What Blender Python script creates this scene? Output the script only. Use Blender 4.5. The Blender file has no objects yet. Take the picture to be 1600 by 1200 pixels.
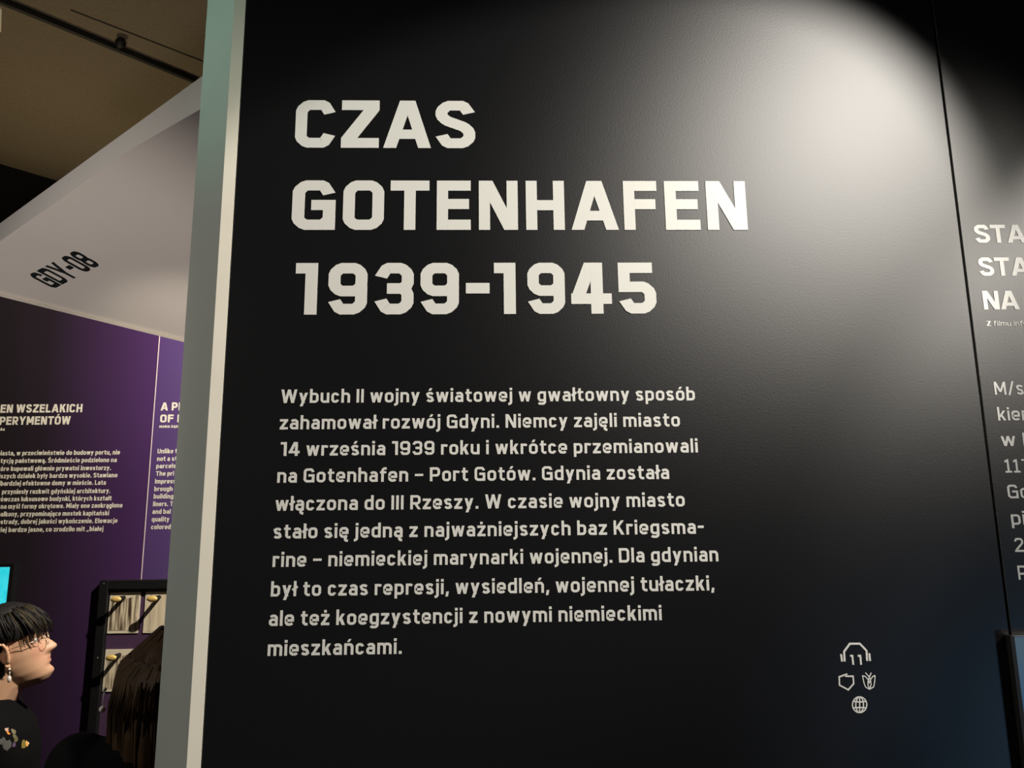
import bpy, bmesh, math, random
from mathutils import Vector, Matrix
random.seed(7)
SC = bpy.context.scene
COL = SC.collection
# ------------------------------------------------------------------ camera
F_PX = 1154.55
PITCH, YAW, ROLL = 0.17785, 0.02897, -0.01103
CAM = Vector((0.0, -1.36, 1.78))
_cy, _sy, _cp, _sp = math.cos(YAW), math.sin(YAW), math.cos(PITCH), math.sin(PITCH)
_f = Vector((_sy*_cp, _cy*_cp, _sp)); _r = Vector((_cy, -_sy, 0)); _u = _r.cross(_f)
_c, _s = math.cos(ROLL), math.sin(ROLL)
RIGHT, UP, FWD = _c*_r + _s*_u, -_s*_r + _c*_u, _f
cam = bpy.data.objects.new('camera', bpy.data.cameras.new('camera'))
cam.data.sensor_width = 36.0; cam.data.lens = F_PX/1600*36.0; cam.data.clip_start = 0.02
cam.matrix_world = Matrix(((RIGHT.x, UP.x, -FWD.x, CAM.x), (RIGHT.y, UP.y, -FWD.y, CAM.y),
                           (RIGHT.z, UP.z, -FWD.z, CAM.z), (0, 0, 0, 1)))
COL.objects.link(cam); SC.camera = cam
def ray(px, py): return RIGHT*((px-800)/F_PX) - UP*((py-600)/F_PX) + FWD
def at_y(px, py, Y=0.0):
    d = ray(px, py); return CAM + d*((Y-CAM.y)/d.y)
def at_plane(px, py, P, n):
    d = ray(px, py); return CAM + d*((P-CAM).dot(n)/d.dot(n))
# ------------------------------------------------------------------ world, lights, exposure
w = bpy.data.worlds.new('world'); SC.world = w; w.use_nodes = True
w.node_tree.nodes['Background'].inputs[0].default_value = (1.0, 0.88, 0.75, 1)
w.node_tree.nodes['Background'].inputs[1].default_value = 0.012
SC.view_settings.view_transform = 'Standard'; SC.view_settings.look = 'None'
SC.view_settings.gamma = 1.0; SC.view_settings.use_curve_mapping = False
SC.view_settings.exposure = 0.0
def spot(name, loc, aim, watts, half_deg, blend, col, radius=0.03):
    L = bpy.data.lights.new(name, 'SPOT'); L.energy = watts; L.color = col
    L.spot_size = math.radians(2*half_deg); L.spot_blend = blend; L.shadow_soft_size = radius
    o = bpy.data.objects.new(name, L); o.location = loc
    o.rotation_euler = (Vector(aim)-Vector(loc)).to_track_quat('-Z', 'Y').to_euler()
    COL.objects.link(o); return o
def point(name, loc, watts, col, radius):
    L = bpy.data.lights.new(name, 'POINT'); L.energy = watts; L.color = col; L.shadow_soft_size = radius
    o = bpy.data.objects.new(name, L); o.location = loc; COL.objects.link(o); return o
# track spot whose mirror image makes the glow on the black panel
spot('track_spot_headline', (1.38, -1.36, 3.28), (0.22, 0, 2.09), 172, 20.9, 0.15, (1, 0.94, 0.85), 0.06)
spot('track_spot_quote', (2.98, -1.50, 3.12), (1.90, 0, 2.05), 225, 20.8, 0.12, (1, 0.94, 0.85), 0.06)
spot('left_text_fill', (3.2, -1.5, 3.25), (-0.58, 0, 1.85), 540, 14.0, 0.85, (1, 0.94, 0.82), 0.06)  # added fill for the left letters and cream edge, its highlight out of view
spot('side_fill', (-3.9, -1.45, 3.1), (-0.5, 0, 1.85), 175, 21, 0.6, (1, 0.94, 0.82), 0.06)  # added weak fill from the left, lifts the grey return
# lamps of the gallery behind: over the purple boards and the aisle; added fills further down
spot('gallery_spot', (0.12, 0.62, 3.35), (-1.5, 1.6, 1.7), 380, 38, 0.5, (1, 0.90, 0.76), 0.03)
spot('aisle_spot', (-1.05, -0.75, 3.3), (-1.36, 0.86, 1.40), 31, 6, 0.6, (1, 0.86, 0.70), 0.04)
spot('teal_spot', (-2.6, -0.6, 4.0), (-0.57, 0.03, 2.80), 50, 8.5, 1.0, (0.25, 1.0, 0.70), 0.05)
spot('ceiling_fill', (-2.5, 2.7, 2.7), (-2.2, 2.3, 4.2), 26, 75, 0.6, (1, 0.82, 0.5), 0.1)  # added fill to brighten the ceiling, no fixture there
spot('bow_fill', (-1.0, -1.0, 1.0), (-1.3, 1.05, 2.65), 88, 22, 0.8, (1, 0.90, 0.84), 0.1)  # added fill from below, stands in for bounce on the canopy underside
spot('bow_patch_fill', (-0.5, 0.5, 1.8), (-1.08, 1.12, 2.5), 14, 17, 1.0, (1, 0.88, 0.74), 0.05)  # added warm fill for the canopy's lower right, hidden behind the panel
point('blue_glow_fill', (2.65, -1.36, 0.72), 20, (0.28, 0.58, 0.95), 0.12)  # unseen light added to put a blue glow on the lower right boards

# ------------------------------------------------------------------ materials
def mat(name, col, rough=0.6, spec=0.5, metal=0.0, emit=None, estr=0.0, bump=None):
    m = bpy.data.materials.new(name); m.use_nodes = True
    nt = m.node_tree; b = nt.nodes['Principled BSDF']
    b.inputs['Base Color'].default_value = (*col, 1); b.inputs['Roughness'].default_value = rough
    b.inputs['Specular IOR Level'].default_value = spec; b.inputs['Metallic'].default_value = metal
    if emit:
        b.inputs['Emission Color'].default_value = (*emit, 1); b.inputs['Emission Strength'].default_value = estr
    if bump:
        tc = nt.nodes.new('ShaderNodeTexCoord'); n = nt.nodes.new('ShaderNodeTexNoise'); bp = nt.nodes.new('ShaderNodeBump')
        n.inputs['Scale'].default_value = bump[0]; n.inputs['Detail'].default_value = 4
        bp.inputs['Strength'].default_value = bump[1]; bp.inputs['Distance'].default_value = 0.002
        nt.links.new(tc.outputs['Object'], n.inputs['Vector']); nt.links.new(n.outputs['Fac'], bp.inputs['Height'])
        nt.links.new(bp.outputs['Normal'], b.inputs['Normal'])
    return m
def noise_mat(name, c1, c2, scale, rough=0.7, detail=5, spec=0.4):
    m = mat(name, c1, rough, spec); nt = m.node_tree; b = nt.nodes['Principled BSDF']
    tc = nt.nodes.new('ShaderNodeTexCoord'); n = nt.nodes.new('ShaderNodeTexNoise'); r = nt.nodes.new('ShaderNodeValToRGB')
    n.inputs['Scale'].default_value = scale; n.inputs['Detail'].default_value = detail
    r.color_ramp.elements[0].color = (*c1, 1); r.color_ramp.elements[0].position = 0.35
    r.color_ramp.elements[1].color = (*c2, 1); r.color_ramp.elements[1].position = 0.65
    nt.links.new(tc.outputs['Object'], n.inputs['Vector']); nt.links.new(n.outputs['Fac'], r.inputs['Fac'])
    nt.links.new(r.outputs['Color'], b.inputs['Base Color']); return m
def laminate(name, col, alpha, ior):
    """satin laminate: dark diffuse body under a Fresnel-weighted satin gloss"""
    m = mat(name, col); nt = m.node_tree; nt.nodes.remove(nt.nodes['Principled BSDF'])
    d = nt.nodes.new('ShaderNodeBsdfDiffuse'); d.inputs['Color'].default_value = (*col, 1)
    g = nt.nodes.new('ShaderNodeBsdfAnisotropic'); g.distribution = 'BECKMANN'; g.inputs['Roughness'].default_value = math.sqrt(alpha)
    f = nt.nodes.new('ShaderNodeFresnel'); f.inputs['IOR'].default_value = ior; x = nt.nodes.new('ShaderNodeMixShader')
    tc = nt.nodes.new('ShaderNodeTexCoord'); n = nt.nodes.new('ShaderNodeTexNoise'); bp = nt.nodes.new('ShaderNodeBump')
    n.inputs['Scale'].default_value = 260; bp.inputs['Strength'].default_value = .06; bp.inputs['Distance'].default_value = .002
    L = nt.links.new; L(tc.outputs['Object'], n.inputs['Vector']); L(n.outputs['Fac'], bp.inputs['Height']); L(bp.outputs['Normal'], g.inputs['Normal'])
    L(f.outputs[0], x.inputs[0]); L(d.outputs[0], x.inputs[1]); L(g.outputs[0], x.inputs[2]); L(x.outputs[0], nt.nodes['Material Output'].inputs['Surface']); return m
M_BLACK = laminate('black_laminate', (0.009, 0.009, 0.010), 0.198, 1.73)
M_WHITE = mat('white_vinyl', (0.68, 0.668, 0.635), 0.42, 0.5)
M_CREAM = noise_mat('cream_edge_paint', (0.84, 0.79, 0.68), (0.88, 0.83, 0.72), 9, 0.6)
M_GREY = noise_mat('grey_return', (0.40, 0.44, 0.425), (0.44, 0.465, 0.445), 3, 0.6)  # return face, a darker grey than the cream edge
M_HULL = noise_mat('off_white_hull_paint', (0.68, 0.64, 0.58), (0.72, 0.675, 0.615), 2.5, 0.65)
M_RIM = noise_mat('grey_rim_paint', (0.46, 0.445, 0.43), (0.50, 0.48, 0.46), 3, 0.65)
M_INK = mat('black_vinyl', (0.006, 0.005, 0.005), 0.5)
M_CEIL = noise_mat('brown_ceiling', (0.19, 0.15, 0.10), (0.22, 0.175, 0.115), 60, 0.9)
M_DARK = mat('dark_wall_paint', (0.008, 0.008, 0.009), 0.9, 0.2)
M_FLOOR = noise_mat('dark_floor', (0.03, 0.028, 0.026), (0.04, 0.037, 0.033), 6, 0.5)
M_RAIL = mat('black_rail_metal', (0.012, 0.011, 0.009), 0.6, 0.4)
M_FRAME = mat('black_frame_lacquer', (0.006, 0.006, 0.007), 0.55, 0.4)
M_BRASS = mat('brass', (0.85, 0.58, 0.18), 0.4, 0.5, 0.2)
M_STEEL = mat('bright_steel', (0.75, 0.75, 0.75), 0.3, 0.5, 1.0)
M_SEAM = mat('pale_board_edge', (0.72, 0.60, 0.62), 0.6)
M_LETTER2 = mat('cream_vinyl', (0.80, 0.76, 0.64), 0.55)
def purple_mat(name):
    # printed board: charcoal on the left running into violet on the right
    m = mat(name, (0.05, 0.02, 0.09), 0.5, 0.35); nt = m.node_tree; b = nt.nodes['Principled BSDF']
    tc = nt.nodes.new('ShaderNodeTexCoord'); sp = nt.nodes.new('ShaderNodeSeparateXYZ')
    mr = nt.nodes.new('ShaderNodeMapRange'); r = nt.nodes.new('ShaderNodeValToRGB')
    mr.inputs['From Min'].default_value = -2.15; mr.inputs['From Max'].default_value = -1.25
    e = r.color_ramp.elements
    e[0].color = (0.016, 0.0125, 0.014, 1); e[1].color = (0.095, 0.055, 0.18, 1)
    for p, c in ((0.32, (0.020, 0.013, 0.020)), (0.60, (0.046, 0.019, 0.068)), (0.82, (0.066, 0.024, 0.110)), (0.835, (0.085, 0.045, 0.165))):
        x = e.new(p); x.color = (*c, 1)
    nt.links.new(tc.outputs['Object'], sp.inputs[0]); nt.links.new(sp.outputs['X'], mr.inputs['Value'])
    nt.links.new(mr.outputs[0], r.inputs['Fac']); nt.links.new(r.outputs['Color'], b.inputs['Base Color']); return m
M_PURPLE = purple_mat('purple_print')
M_PURPLE_BACK = mat('plum_backing', (0.075, 0.035, 0.085), 0.6)

# ------------------------------------------------------------------ object helpers
def link(name, verts, faces, m, parent=None, smooth=False):
    me = bpy.data.meshes.new(name); me.from_pydata([tuple(v) for v in verts], [], faces); me.update()
    bm = bmesh.new(); bm.from_mesh(me); bmesh.ops.recalc_face_normals(bm, faces=bm.faces); bm.to_mesh(me); bm.free()
    if m: me.materials.append(m)
    if smooth:
        for p in me.polygons: p.use_smooth = True
    o = bpy.data.objects.new(name, me); COL.objects.link(o)
    if parent: o.parent = parent
    return o
def empty(name, parent=None, loc=(0, 0, 0)):
    o = bpy.data.objects.new(name, None); o.empty_display_size = 0.05; o.location = loc; COL.objects.link(o)
    if parent: o.parent = parent
    return o
def tag(o, label, cat, group=None):
    o['label'] = label; o['category'] = cat
    if group: o['group'] = group
    return o
def structure(o): o['kind'] = 'structure'; return o
class MB:
    def __init__(s): s.v = []; s.f = []
    def add(s, v, f):
        k = len(s.v); s.v += [Vector(x) for x in v]; s.f += [[i+k for i in q] for q in f]; return s
    def box(s, x0, y0, z0, x1, y1, z1):
        return s.add([(x0, y0, z0), (x1, y0, z0), (x1, y1, z0), (x0, y1, z0), (x0, y0, z1), (x1, y0, z1), (x1, y1, z1), (x0, y1, z1)],
                     [(0, 3, 2, 1), (4, 5, 6, 7), (0, 1, 5, 4), (1, 2, 6, 5), (2, 3, 7, 6), (3, 0, 4, 7)])
    def bbox(s, x0, y0, z0, x1, y1, z1, b):
        # box with its front (-Y) edges bevelled by b
        return s.add([(x0, y1, z0), (x1, y1, z0), (x1, y1, z1), (x0, y1, z1), (x0, y0+b, z0), (x1, y0+b, z0), (x1, y0+b, z1), (x0, y0+b, z1),
                      (x0+b, y0, z0+b), (x1-b, y0, z0+b), (x1-b, y0, z1-b), (x0+b, y0, z1-b)],
                     [(0, 3, 2, 1), (0, 1, 5, 4), (1, 2, 6, 5), (2, 3, 7, 6), (3, 0, 4, 7), (4, 5, 9, 8), (5, 6, 10, 9), (6, 7, 11, 10), (7, 4, 8, 11), (8, 9, 10, 11)])
    def tube(s, pts, radii, n=10):
        pts = [Vector(p) for p in pts]; rings = []
        for i, p in enumerate(pts):
            t = (pts[min(i+1, len(pts)-1)]-pts[max(i-1, 0)]).normalized()
            a = t.cross(Vector((0, 0, 1)) if abs(t.z) < .9 else Vector((1, 0, 0))).normalized(); b = t.cross(a)
            r = radii[i] if isinstance(radii, (list, tuple)) else radii
            rings.append([p+a*(r*math.cos(2*math.pi*k/n))+b*(r*math.sin(2*math.pi*k/n)) for k in range(n)])
        v = [q for R in rings for q in R]; f = []
        for i in range(len(pts)-1):
            for k in range(n):
                f.append((i*n+k, i*n+(k+1) % n, (i+1)*n+(k+1) % n, (i+1)*n+k))
        f.append(tuple(range(n))[::-1]); f.append(tuple((len(pts)-1)*n+k for k in range(n)))
        return s.add(v, f)
    def ball(s, c, r, n=12, m=8, sc=(1, 1, 1)):
        c = Vector(c); v = [c+Vector((0, 0, r*sc[2]))]; f = []
        for i in range(1, m):
            a = math.pi*i/m
            for k in range(n):
                b = 2*math.pi*k/n
                v.append(c+Vector((r*sc[0]*math.sin(a)*math.cos(b), r*sc[1]*math.sin(a)*math.sin(b), r*sc[2]*math.cos(a))))
        v.append(c-Vector((0, 0, r*sc[2])))
        for k in range(n): f.append((0, 1+k, 1+(k+1) % n))
        for i in range(m-2):
            for k in range(n): f.append((1+i*n+k, 1+(i+1)*n+k, 1+(i+1)*n+(k+1) % n, 1+i*n+(k+1) % n))
        L = len(v)-1
        for k in range(n): f.append((L, 1+(m-2)*n+(k+1) % n, 1+(m-2)*n+k))
        return s.add(v, f)
    def build(s, name, m, parent=None, smooth=False): return link(name, s.v, s.f, m, parent, smooth)

# ------------------------------------------------------------------ lettering: chamfered grotesque drawn from strokes
def stroke(pts, w, closed=False, cut0=None, cut1=None, soft=0.03):
    """a mitred band of width w along pts -> (verts, faces)"""
    P = [Vector((x, y)) for x, y in pts]; n = len(P); Q = []
    for i, p in enumerate(P):                                       # ease every bend into two shallower ones
        if closed or 0 < i < n-1:
            a, b = P[i-1]-p, P[(i+1) % n]-p; e = min(soft, a.length*.32, b.length*.32)
            if .2 < math.pi-a.angle(b) < 1.1 and e > 0: Q += [p+a.normalized()*e, p+b.normalized()*e]; continue
        Q.append(p)
    P = Q; n = len(P); L = []; R = []
    def nrm(a, b):
        d = (b-a).normalized(); return Vector((-d.y, d.x))
    for i in range(n):
        if closed or 0 < i < n-1:
            n0 = nrm(P[i-1], P[i]); n1 = nrm(P[i], P[(i+1) % n]); m = (n0+n1)
            m = m.normalized()/max(0.35, m.normalized().dot(n1))
        else:
            a, b = (P[0], P[1]) if i == 0 else (P[n-2], P[n-1]); m = nrm(a, b); cut = cut0 if i == 0 else cut1
            if cut:
                c = Vector(cut).normalized(); m = c/c.dot(m)
        L.append(P[i]+m*(w/2)); R.append(P[i]-m*(w/2))
    v = L+R; k = n if closed else n-1
    return v, [(i, n+i, n+(i+1) % n, (i+1) % n) for i in range(k)]
def rect(x0, y0, x1, y1): return [Vector((x0, y0)), Vector((x1, y0)), Vector((x1, y1)), Vector((x0, y1))], [(0, 1, 2, 3)]
def para(x1, y1, x2, y2, wh):
    """slanted stem with level ends; x is the centre of each end"""
    h = wh/2; return [Vector((x1-h, y1)), Vector((x1+h, y1)), Vector((x2+h, y2)), Vector((x2-h, y2))], [(0, 1, 2, 3)]
XH = 0.75
def glyph(ch, w):
    """-> (advance width, pieces); cap height 1, stroke w"""
    h = w/2; c = 0.105; g = []; D = w*1.12
    S = lambda p, closed=False, cut0=None, cut1=None: g.append(stroke(p, w, closed, cut0, cut1))
    Rr = lambda *a: g.append(rect(*a)); Pp = lambda *a: g.append(para(*a))
    def octo(x0, y0, x1, y1, c=c):
        S([(x0+h+c, y0+h), (x1-h-c, y0+h), (x1-h, y0+h+c), (x1-h, y1-h-c), (x1-h-c, y1-h), (x0+h+c, y1-h), (x0+h, y1-h-c), (x0+h, y0+h+c)], True)
    acc = {'Ó': 'O', 'Ś': 'S', 'Ą': 'A', 'ą': 'a', 'ć': 'c', 'ę': 'e', 'ł': 'l', 'ń': 'n', 'ó': 'o', 'ś': 's', 'ź': 'z', 'ż': 'z'}
    if ch in acc:
        a, pc = glyph(acc[ch], w); g += pc; up = ch.isupper(); top = 1.08 if up else XH+.09
        if ch == 'ż': Rr(a/2-h, top, a/2+h, top+w)
        elif ch in 'ąęĄ': S([(a-.16, h*.6), (a-.22, -.10), (a-.15, -.19), (a-.03, -.20)])
        elif ch == 'ł':
            S([(-.07, .41), (a+.08, .66)]); 
        else: Pp(a/2-.04, top, a/2+.07, top+.19, w)
        return a, g
    if ch in 'CG':
        a = .72
        p = [(a-h-.005, 1-h-c-.07), (a-h-c, 1-h), (h+c, 1-h), (h, 1-h-c), (h, h+c), (h+c, h), (a-h-c, h)]
        if ch == 'C': S(p+[(a-h-.005, h+c+.07)], cut0=(1, .27), cut1=(1, -.27))
        else: S(p+[(a-h, h+c)], cut0=(1, .27)); S([(a*.44, .50), (a-h, .50), (a-h, 0)])
    elif ch == 'O': a = .72; octo(0, 0, a, 1)
    elif ch == '0': a = .68; octo(0, 0, a, 1)
    elif ch == 'D': a = .70; S([(h, h), (a-h-c, h), (a-h, h+c), (a-h, 1-h-c), (a-h-c, 1-h), (h, 1-h)], True)
    elif ch == 'Q': a = .72; octo(0, 0, a, 1)
    elif ch in 'EFL':
        a = .62 if ch != 'L' else .58; Rr(0, 0, w, 1)
        if ch != 'L': Rr(w, 1-w, a, 1); Rr(w, .42, a*.95, .42+w)
        if ch != 'F': Rr(w, 0, a, w)
    elif ch == 'H': a = .71; Rr(0, 0, w, 1); Rr(a-w, 0, a, 1); Rr(w, .5-h, a-w, .5+h)
    elif ch == 'I': a = w; Rr(0, 0, w, 1)
    elif ch == 'T': a = .70; Rr(0, 1-w, a, 1); Rr(a/2-h, 0, a/2+h, 1-w)
    elif ch == 'A':
        a = .86; Pp(D/2, 0, a/2-.025, 1, D); Pp(a-D/2, 0, a/2+.025, 1, D); Rr(.22, .19, a-.22, .19+w*.95)
    elif ch == 'Z': a = .69; Rr(0, 1-w, a, 1); Rr(0, 0, a, w); g.append(([Vector((0, w)), Vector((.29, w)), Vector((a, 1-w)), Vector((a-.29, 1-w))], [(0, 1, 2, 3)]))
    elif ch == 'N': a = .72; Rr(0, 0, w, 1); Rr(a-w, 0, a, 1); Pp(a-w*.62, 0, w*.62, 1, D*1.1)
    elif ch == 'M': a = .86; Rr(0, 0, w, 1); Rr(a-w, 0, a, 1); Pp(a/2, .22, w*.6, 1, D); Pp(a/2, .22, a-w*.6, 1, D)
    elif ch == 'K': a = .70; Rr(0, 0, w, 1); Pp(w*.9, .38, a-D/2-.01, 1, D*1.05); Pp(a-D/2, 0, w*1.65, .60, D*1.1)
    elif ch == 'Y': a = .80; Pp(a/2, .38, D/2, 1, D); Pp(a/2, .38, a-D/2, 1, D); Rr(a/2-h, 0, a/2+h, .46)
    elif ch == 'W':
        a = 1.08; q = D*.95
        Pp(.29, 0, q/2, 1, q); Pp(.29, 0, a/2, 1, q); Pp(a-.29, 0, a/2, 1, q); Pp(a-.29, 0, a-q/2, 1, q)
    elif ch == 'V': a = .8; Pp(a/2, 0, D/2, 1, D); Pp(a/2, 0, a-D/2, 1, D)
    elif ch == 'S':
        a = .69
        S([(a-h-.005, 1-h-c-.06), (a-h-c, 1-h), (h+c, 1-h), (h, 1-h-c), (h, .675), (h+.09, .575), (a-h-.09, .445), (a-h, .345), (a-h, h+c), (a-h-c, h), (h+c, h), (h+.005, h+c+.06)], cut0=(1, .27), cut1=(-1, -.27))
    elif ch in 'PR':
        a = .68; Rr(0, 0, w, 1); S([(w, 1-h), (a-h-c, 1-h), (a-h, 1-h-c), (a-h, .42+c), (a-h-c, .42), (w, .42)])
        if ch == 'R': Pp(a-D/2+.02, 0, a*.5, .40, D)
    elif ch == 'B':
        a = .70; Rr(0, 0, w, 1); k = .10
        S([(w, 1-h), (a-h-k-.03, 1-h), (a-h-.03, 1-h-k), (a-h-.03, .52+k), (a-h-k-.03, .52), (w, .52)]); S([(w, .52), (a-h-k, .52), (a-h, .52-k), (a-h, h+k), (a-h-k, h), (w, h)])
    elif ch == 'U': a = .71; S([(h, 1), (h, h+c), (h+c, h), (a-h-c, h), (a-h, h+c), (a-h, 1)])
    elif ch == '1': a = .40; Rr(0, 1-w, a, 1); Rr(a-w*1.08, 0, a, 1-w)
    elif ch == 'ı': a = .46; S([(.02, .80), (a/2, 1-h*.9)]); Rr(a/2-h, 0, a/2+h, 1); Rr(0, 0, a, w)     # numeral one with a foot
    elif ch == '2':
        a = .67; S([(h+.005, 1-h-c-.07), (h+c, 1-h), (a-h-c, 1-h), (a-h, 1-h-c), (a-h, .63), (h+.05, w)], cut0=(1, -.27)); Rr(0, 0, a, w)
    elif ch == '3':
        a = .67; k = c*.8
        S([(h+.005, 1-h-c-.07), (h+c, 1-h), (a-h-c, 1-h), (a-h, 1-h-c), (a-h, .5+k), (a-h-k, .5), (a*.32, .5)], cut0=(1, -.27))
        S([(a*.32, .5), (a-h-k, .5), (a-h, .5-k), (a-h, h+c), (a-h-c, h), (h+c, h), (h+.005, h+c+.07)], cut1=(-1, -.27))
    elif ch == '4':
        a = .72; Rr(0, .19, a, .19+w); Pp(.13, .19+w*.8, a-w*1.75, 1, D*1.05); Rr(a-w*1.8, .19+w, a-w*.75, 1); Rr(a-w*1.8, 0, a-w*.75, .19); Rr(a-w*2.3, 1-w, a-w*.75, 1)
    elif ch == '5':
        a = .66; Rr(0, 1-w, a*.92, 1); Rr(0, .42, w, 1-w)
        S([(w, .42+h), (a-h-c, .42+h), (a-h, .42+h-c), (a-h, h+c), (a-h-c, h), (h+c, h), (h+.005, h+c+.06)], cut1=(-1, -.27))
    elif ch == '7': a = .64; Rr(0, 1-w, a, 1); Pp(a*.35, 0, a-D*.55, 1-w*.4, D)
    elif ch == '8': a = .68; octo(0, 0, a, .5+h, .10); octo(0, .5-h, a, 1, .10)
    elif ch == '9':
        a = .67; octo(0, .35, a, 1, .10); S([(a-h, .62), (a-h, h+c), (a-h-c, h), (h+c, h), (h+.005, h+c+.06)], cut1=(-1, -.27))
    elif ch == '-': a = .40; Rr(0, .40, a, .40+w)
    elif ch == '–': a = .56; Rr(0, .38, a, .38+w*.95)
    elif ch == '.': a = w*1.1; Rr(0, 0, w*1.1, w*1.1)
    elif ch == ',': a = w*1.1; Pp(w*.35, -.16, w*.7, w*1.05, w)
    elif ch == '„': a = w*2.6; Pp(w*.35, -.14, w*.7, w, w*.9); Pp(w*1.75, -.14, w*2.1, w, w*.9)
    elif ch == '/': a = .5; Pp(w*.5, -.04, a-w*.5, 1.04, w)
    elif ch in 'il': a = w; Rr(0, 0, w, XH if ch == 'i' else 1.03); ch == 'i' and Rr(-.005, XH+.10, w+.005, XH+.10+w*1.05)
    elif ch == 'j': a = w+.02; S([(a-h, XH), (a-h, -.08), (a-h-.10, -.17), (a-h-.19, -.17)]); Rr(a-w-.005, XH+.10, a+.005, XH+.10+w*1.05)
    else:
        k = .10; a = .59
        if ch == 'a':
            a = .56; m = .42
            S([(h+.02, XH-h-k*.75), (h+k+.01, XH-h), (a-h-k, XH-h), (a-h, XH-h-k), (a-h, 0)]); S([(a-h, m-.01), (h+k*.8, m-.01), (h, m-k*.8), (h, h+k*.7), (h+k*.8, h), (a-h, h)])
        elif ch in 'bd':
            q = [(h, h), (a-h-k, h), (a-h, h+k), (a-h, XH-h-k), (a-h-k, XH-h), (h, XH-h)]
            if ch == 'd': q = [(a-x, y) for x, y in q]
            S(q); x = 0 if ch == 'b' else a-w; Rr(x, 0, x+w, 1.03)
        elif ch in 'pqg':
            q = [(h, h), (a-h-k, h), (a-h, h+k), (a-h, XH-h-k), (a-h-k, XH-h), (h, XH-h)]
            if ch != 'p': q = [(a-x, y) for x, y in q]
            S(q)
            if ch == 'g': S([(a-h, XH), (a-h, -.07), (a-h-k, -.17), (h+k*.6, -.17), (h-.01, -.10)])
            else: x = 0 if ch == 'p' else a-w; Rr(x, -.25, x+w, XH)
        elif ch == 'c': a = .54; S([(a-h, XH-h-k-.03), (a-h-k, XH-h), (h+k, XH-h), (h, XH-h-k), (h, h+k), (h+k, h), (a-h-k, h), (a-h, h+k+.03)], cut0=(1, .3), cut1=(1, -.3))
        elif ch == 'e': S([(h, XH*.47), (a-h, XH*.47), (a-h, XH-h-k), (a-h-k, XH-h), (h+k, XH-h), (h, XH-h-k), (h, h+k), (h+k, h), (a-h-k, h), (a-h-.02, h+k*.75)])
        elif ch == 'f': a = .42; S([(h+.09, 0), (h+.09, 1.03-h-k), (h+.09+k, 1.03-h), (a+.02, 1.03-h)]); Rr(0, XH-w*.9, a, XH)
        elif ch == 't': a = .43; S([(h+.09, XH+.2), (h+.09, h+k), (h+.09+k, h), (a+.01, h)]); Rr(0, XH-w*.9, a, XH)
        elif ch in 'hn': Rr(0, 0, w, 1.03 if ch == 'h' else XH); S([(w, XH-h), (a-h-k, XH-h), (a-h, XH-h-k), (a-h, 0)])
        elif ch == 'm': a = .92; Rr(0, 0, w, XH); S([(w, XH-h), (a/2-k, XH-h), (a/2, XH-h-k), (a/2, 0)]); S([(a/2, XH-h), (a-h-k, XH-h), (a-h, XH-h-k), (a-h, 0)])
        elif ch == 'o': octo(0, 0, a, XH, k)
        elif ch == 'r': a = .42; Rr(0, 0, w, XH); S([(w, XH-h), (a-.08, XH-h), (a, XH-h-.05)])
        elif ch == 's':
            a = .53; S([(a-h+.01, XH-h-k*.75), (a-h-k, XH-h), (h+k*.8, XH-h), (h, XH-h-k*.7), (h+k*.7, XH*.53), (a-h-k*.7, XH*.47), (a-h, h+k*.7), (a-h-k*.8, h), (h+k, h), (h-.01, h+k*.75)])
        elif ch == 'u': S([(h, XH), (h, h+k), (h+k, h), (a-w, h)]); Rr(a-w, 0, a, XH)
        elif ch == 'v': q = D; Pp(a/2, 0, q/2, XH, q); Pp(a/2, 0, a-q/2, XH, q)
        elif ch == 'w':
            a = .86; q = D*.9; Pp(.24, 0, q/2, XH, q); Pp(.24, 0, a/2, XH, q); Pp(a-.24, 0, a/2, XH, q); Pp(a-.24, 0, a-q/2, XH, q)
        elif ch == 'x': Pp(D/2, 0, a-D/2, XH, D); Pp(a-D/2, 0, D/2, XH, D)
        elif ch == 'y': Pp(a/2+.01, 0, D/2, XH, D); Pp(a*.5-.13, -.25, a-D/2, XH, D)
        elif ch == 'z': a = .54; Rr(0, XH-w, a, XH); Rr(0, 0, a, w); Pp(.12, w*.8, a-.12, XH-w*.8, D*1.1)
        elif ch == 'k': a = .56; Rr(0, 0, w, 1.03); Pp(w*.9, .26, a-D/2-.01, XH, D*1.05); Pp(a-D/2, 0, w*1.6, .46, D*1.1)
        else: a = .5
    return a, g
GAP, SPACE = 0.145, 0.45
def measure(text, w, gap):
    x = 0; out = []
    for ch in text:
        if ch == ' ': x += SPACE-gap; out.append((ch, None, None)); continue
        a, pc = glyph(ch, w); out.append((ch, x, pc)); x += a+gap
    return x-gap, out
def emit(mb, pieces, fn, thick):
    """extrude 2-D pieces; fn(x, y, lift) -> world point"""
    for i, (v, f) in enumerate(pieces):
        t = thick+i*2.5e-5; n = len(v); cnt = {}
        for q in f:
            for a, b in zip(q, q[1:]+q[:1]): cnt[(a, b)] = 1
        side = [(a, b) for (a, b) in cnt if (b, a) not in cnt]
        mb.add([fn(p.x, p.y, t) for p in v]+[fn(p.x, p.y, 0) for p in v], list(f)+[(a, b, b+n, a+n) for a, b in side])
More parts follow.
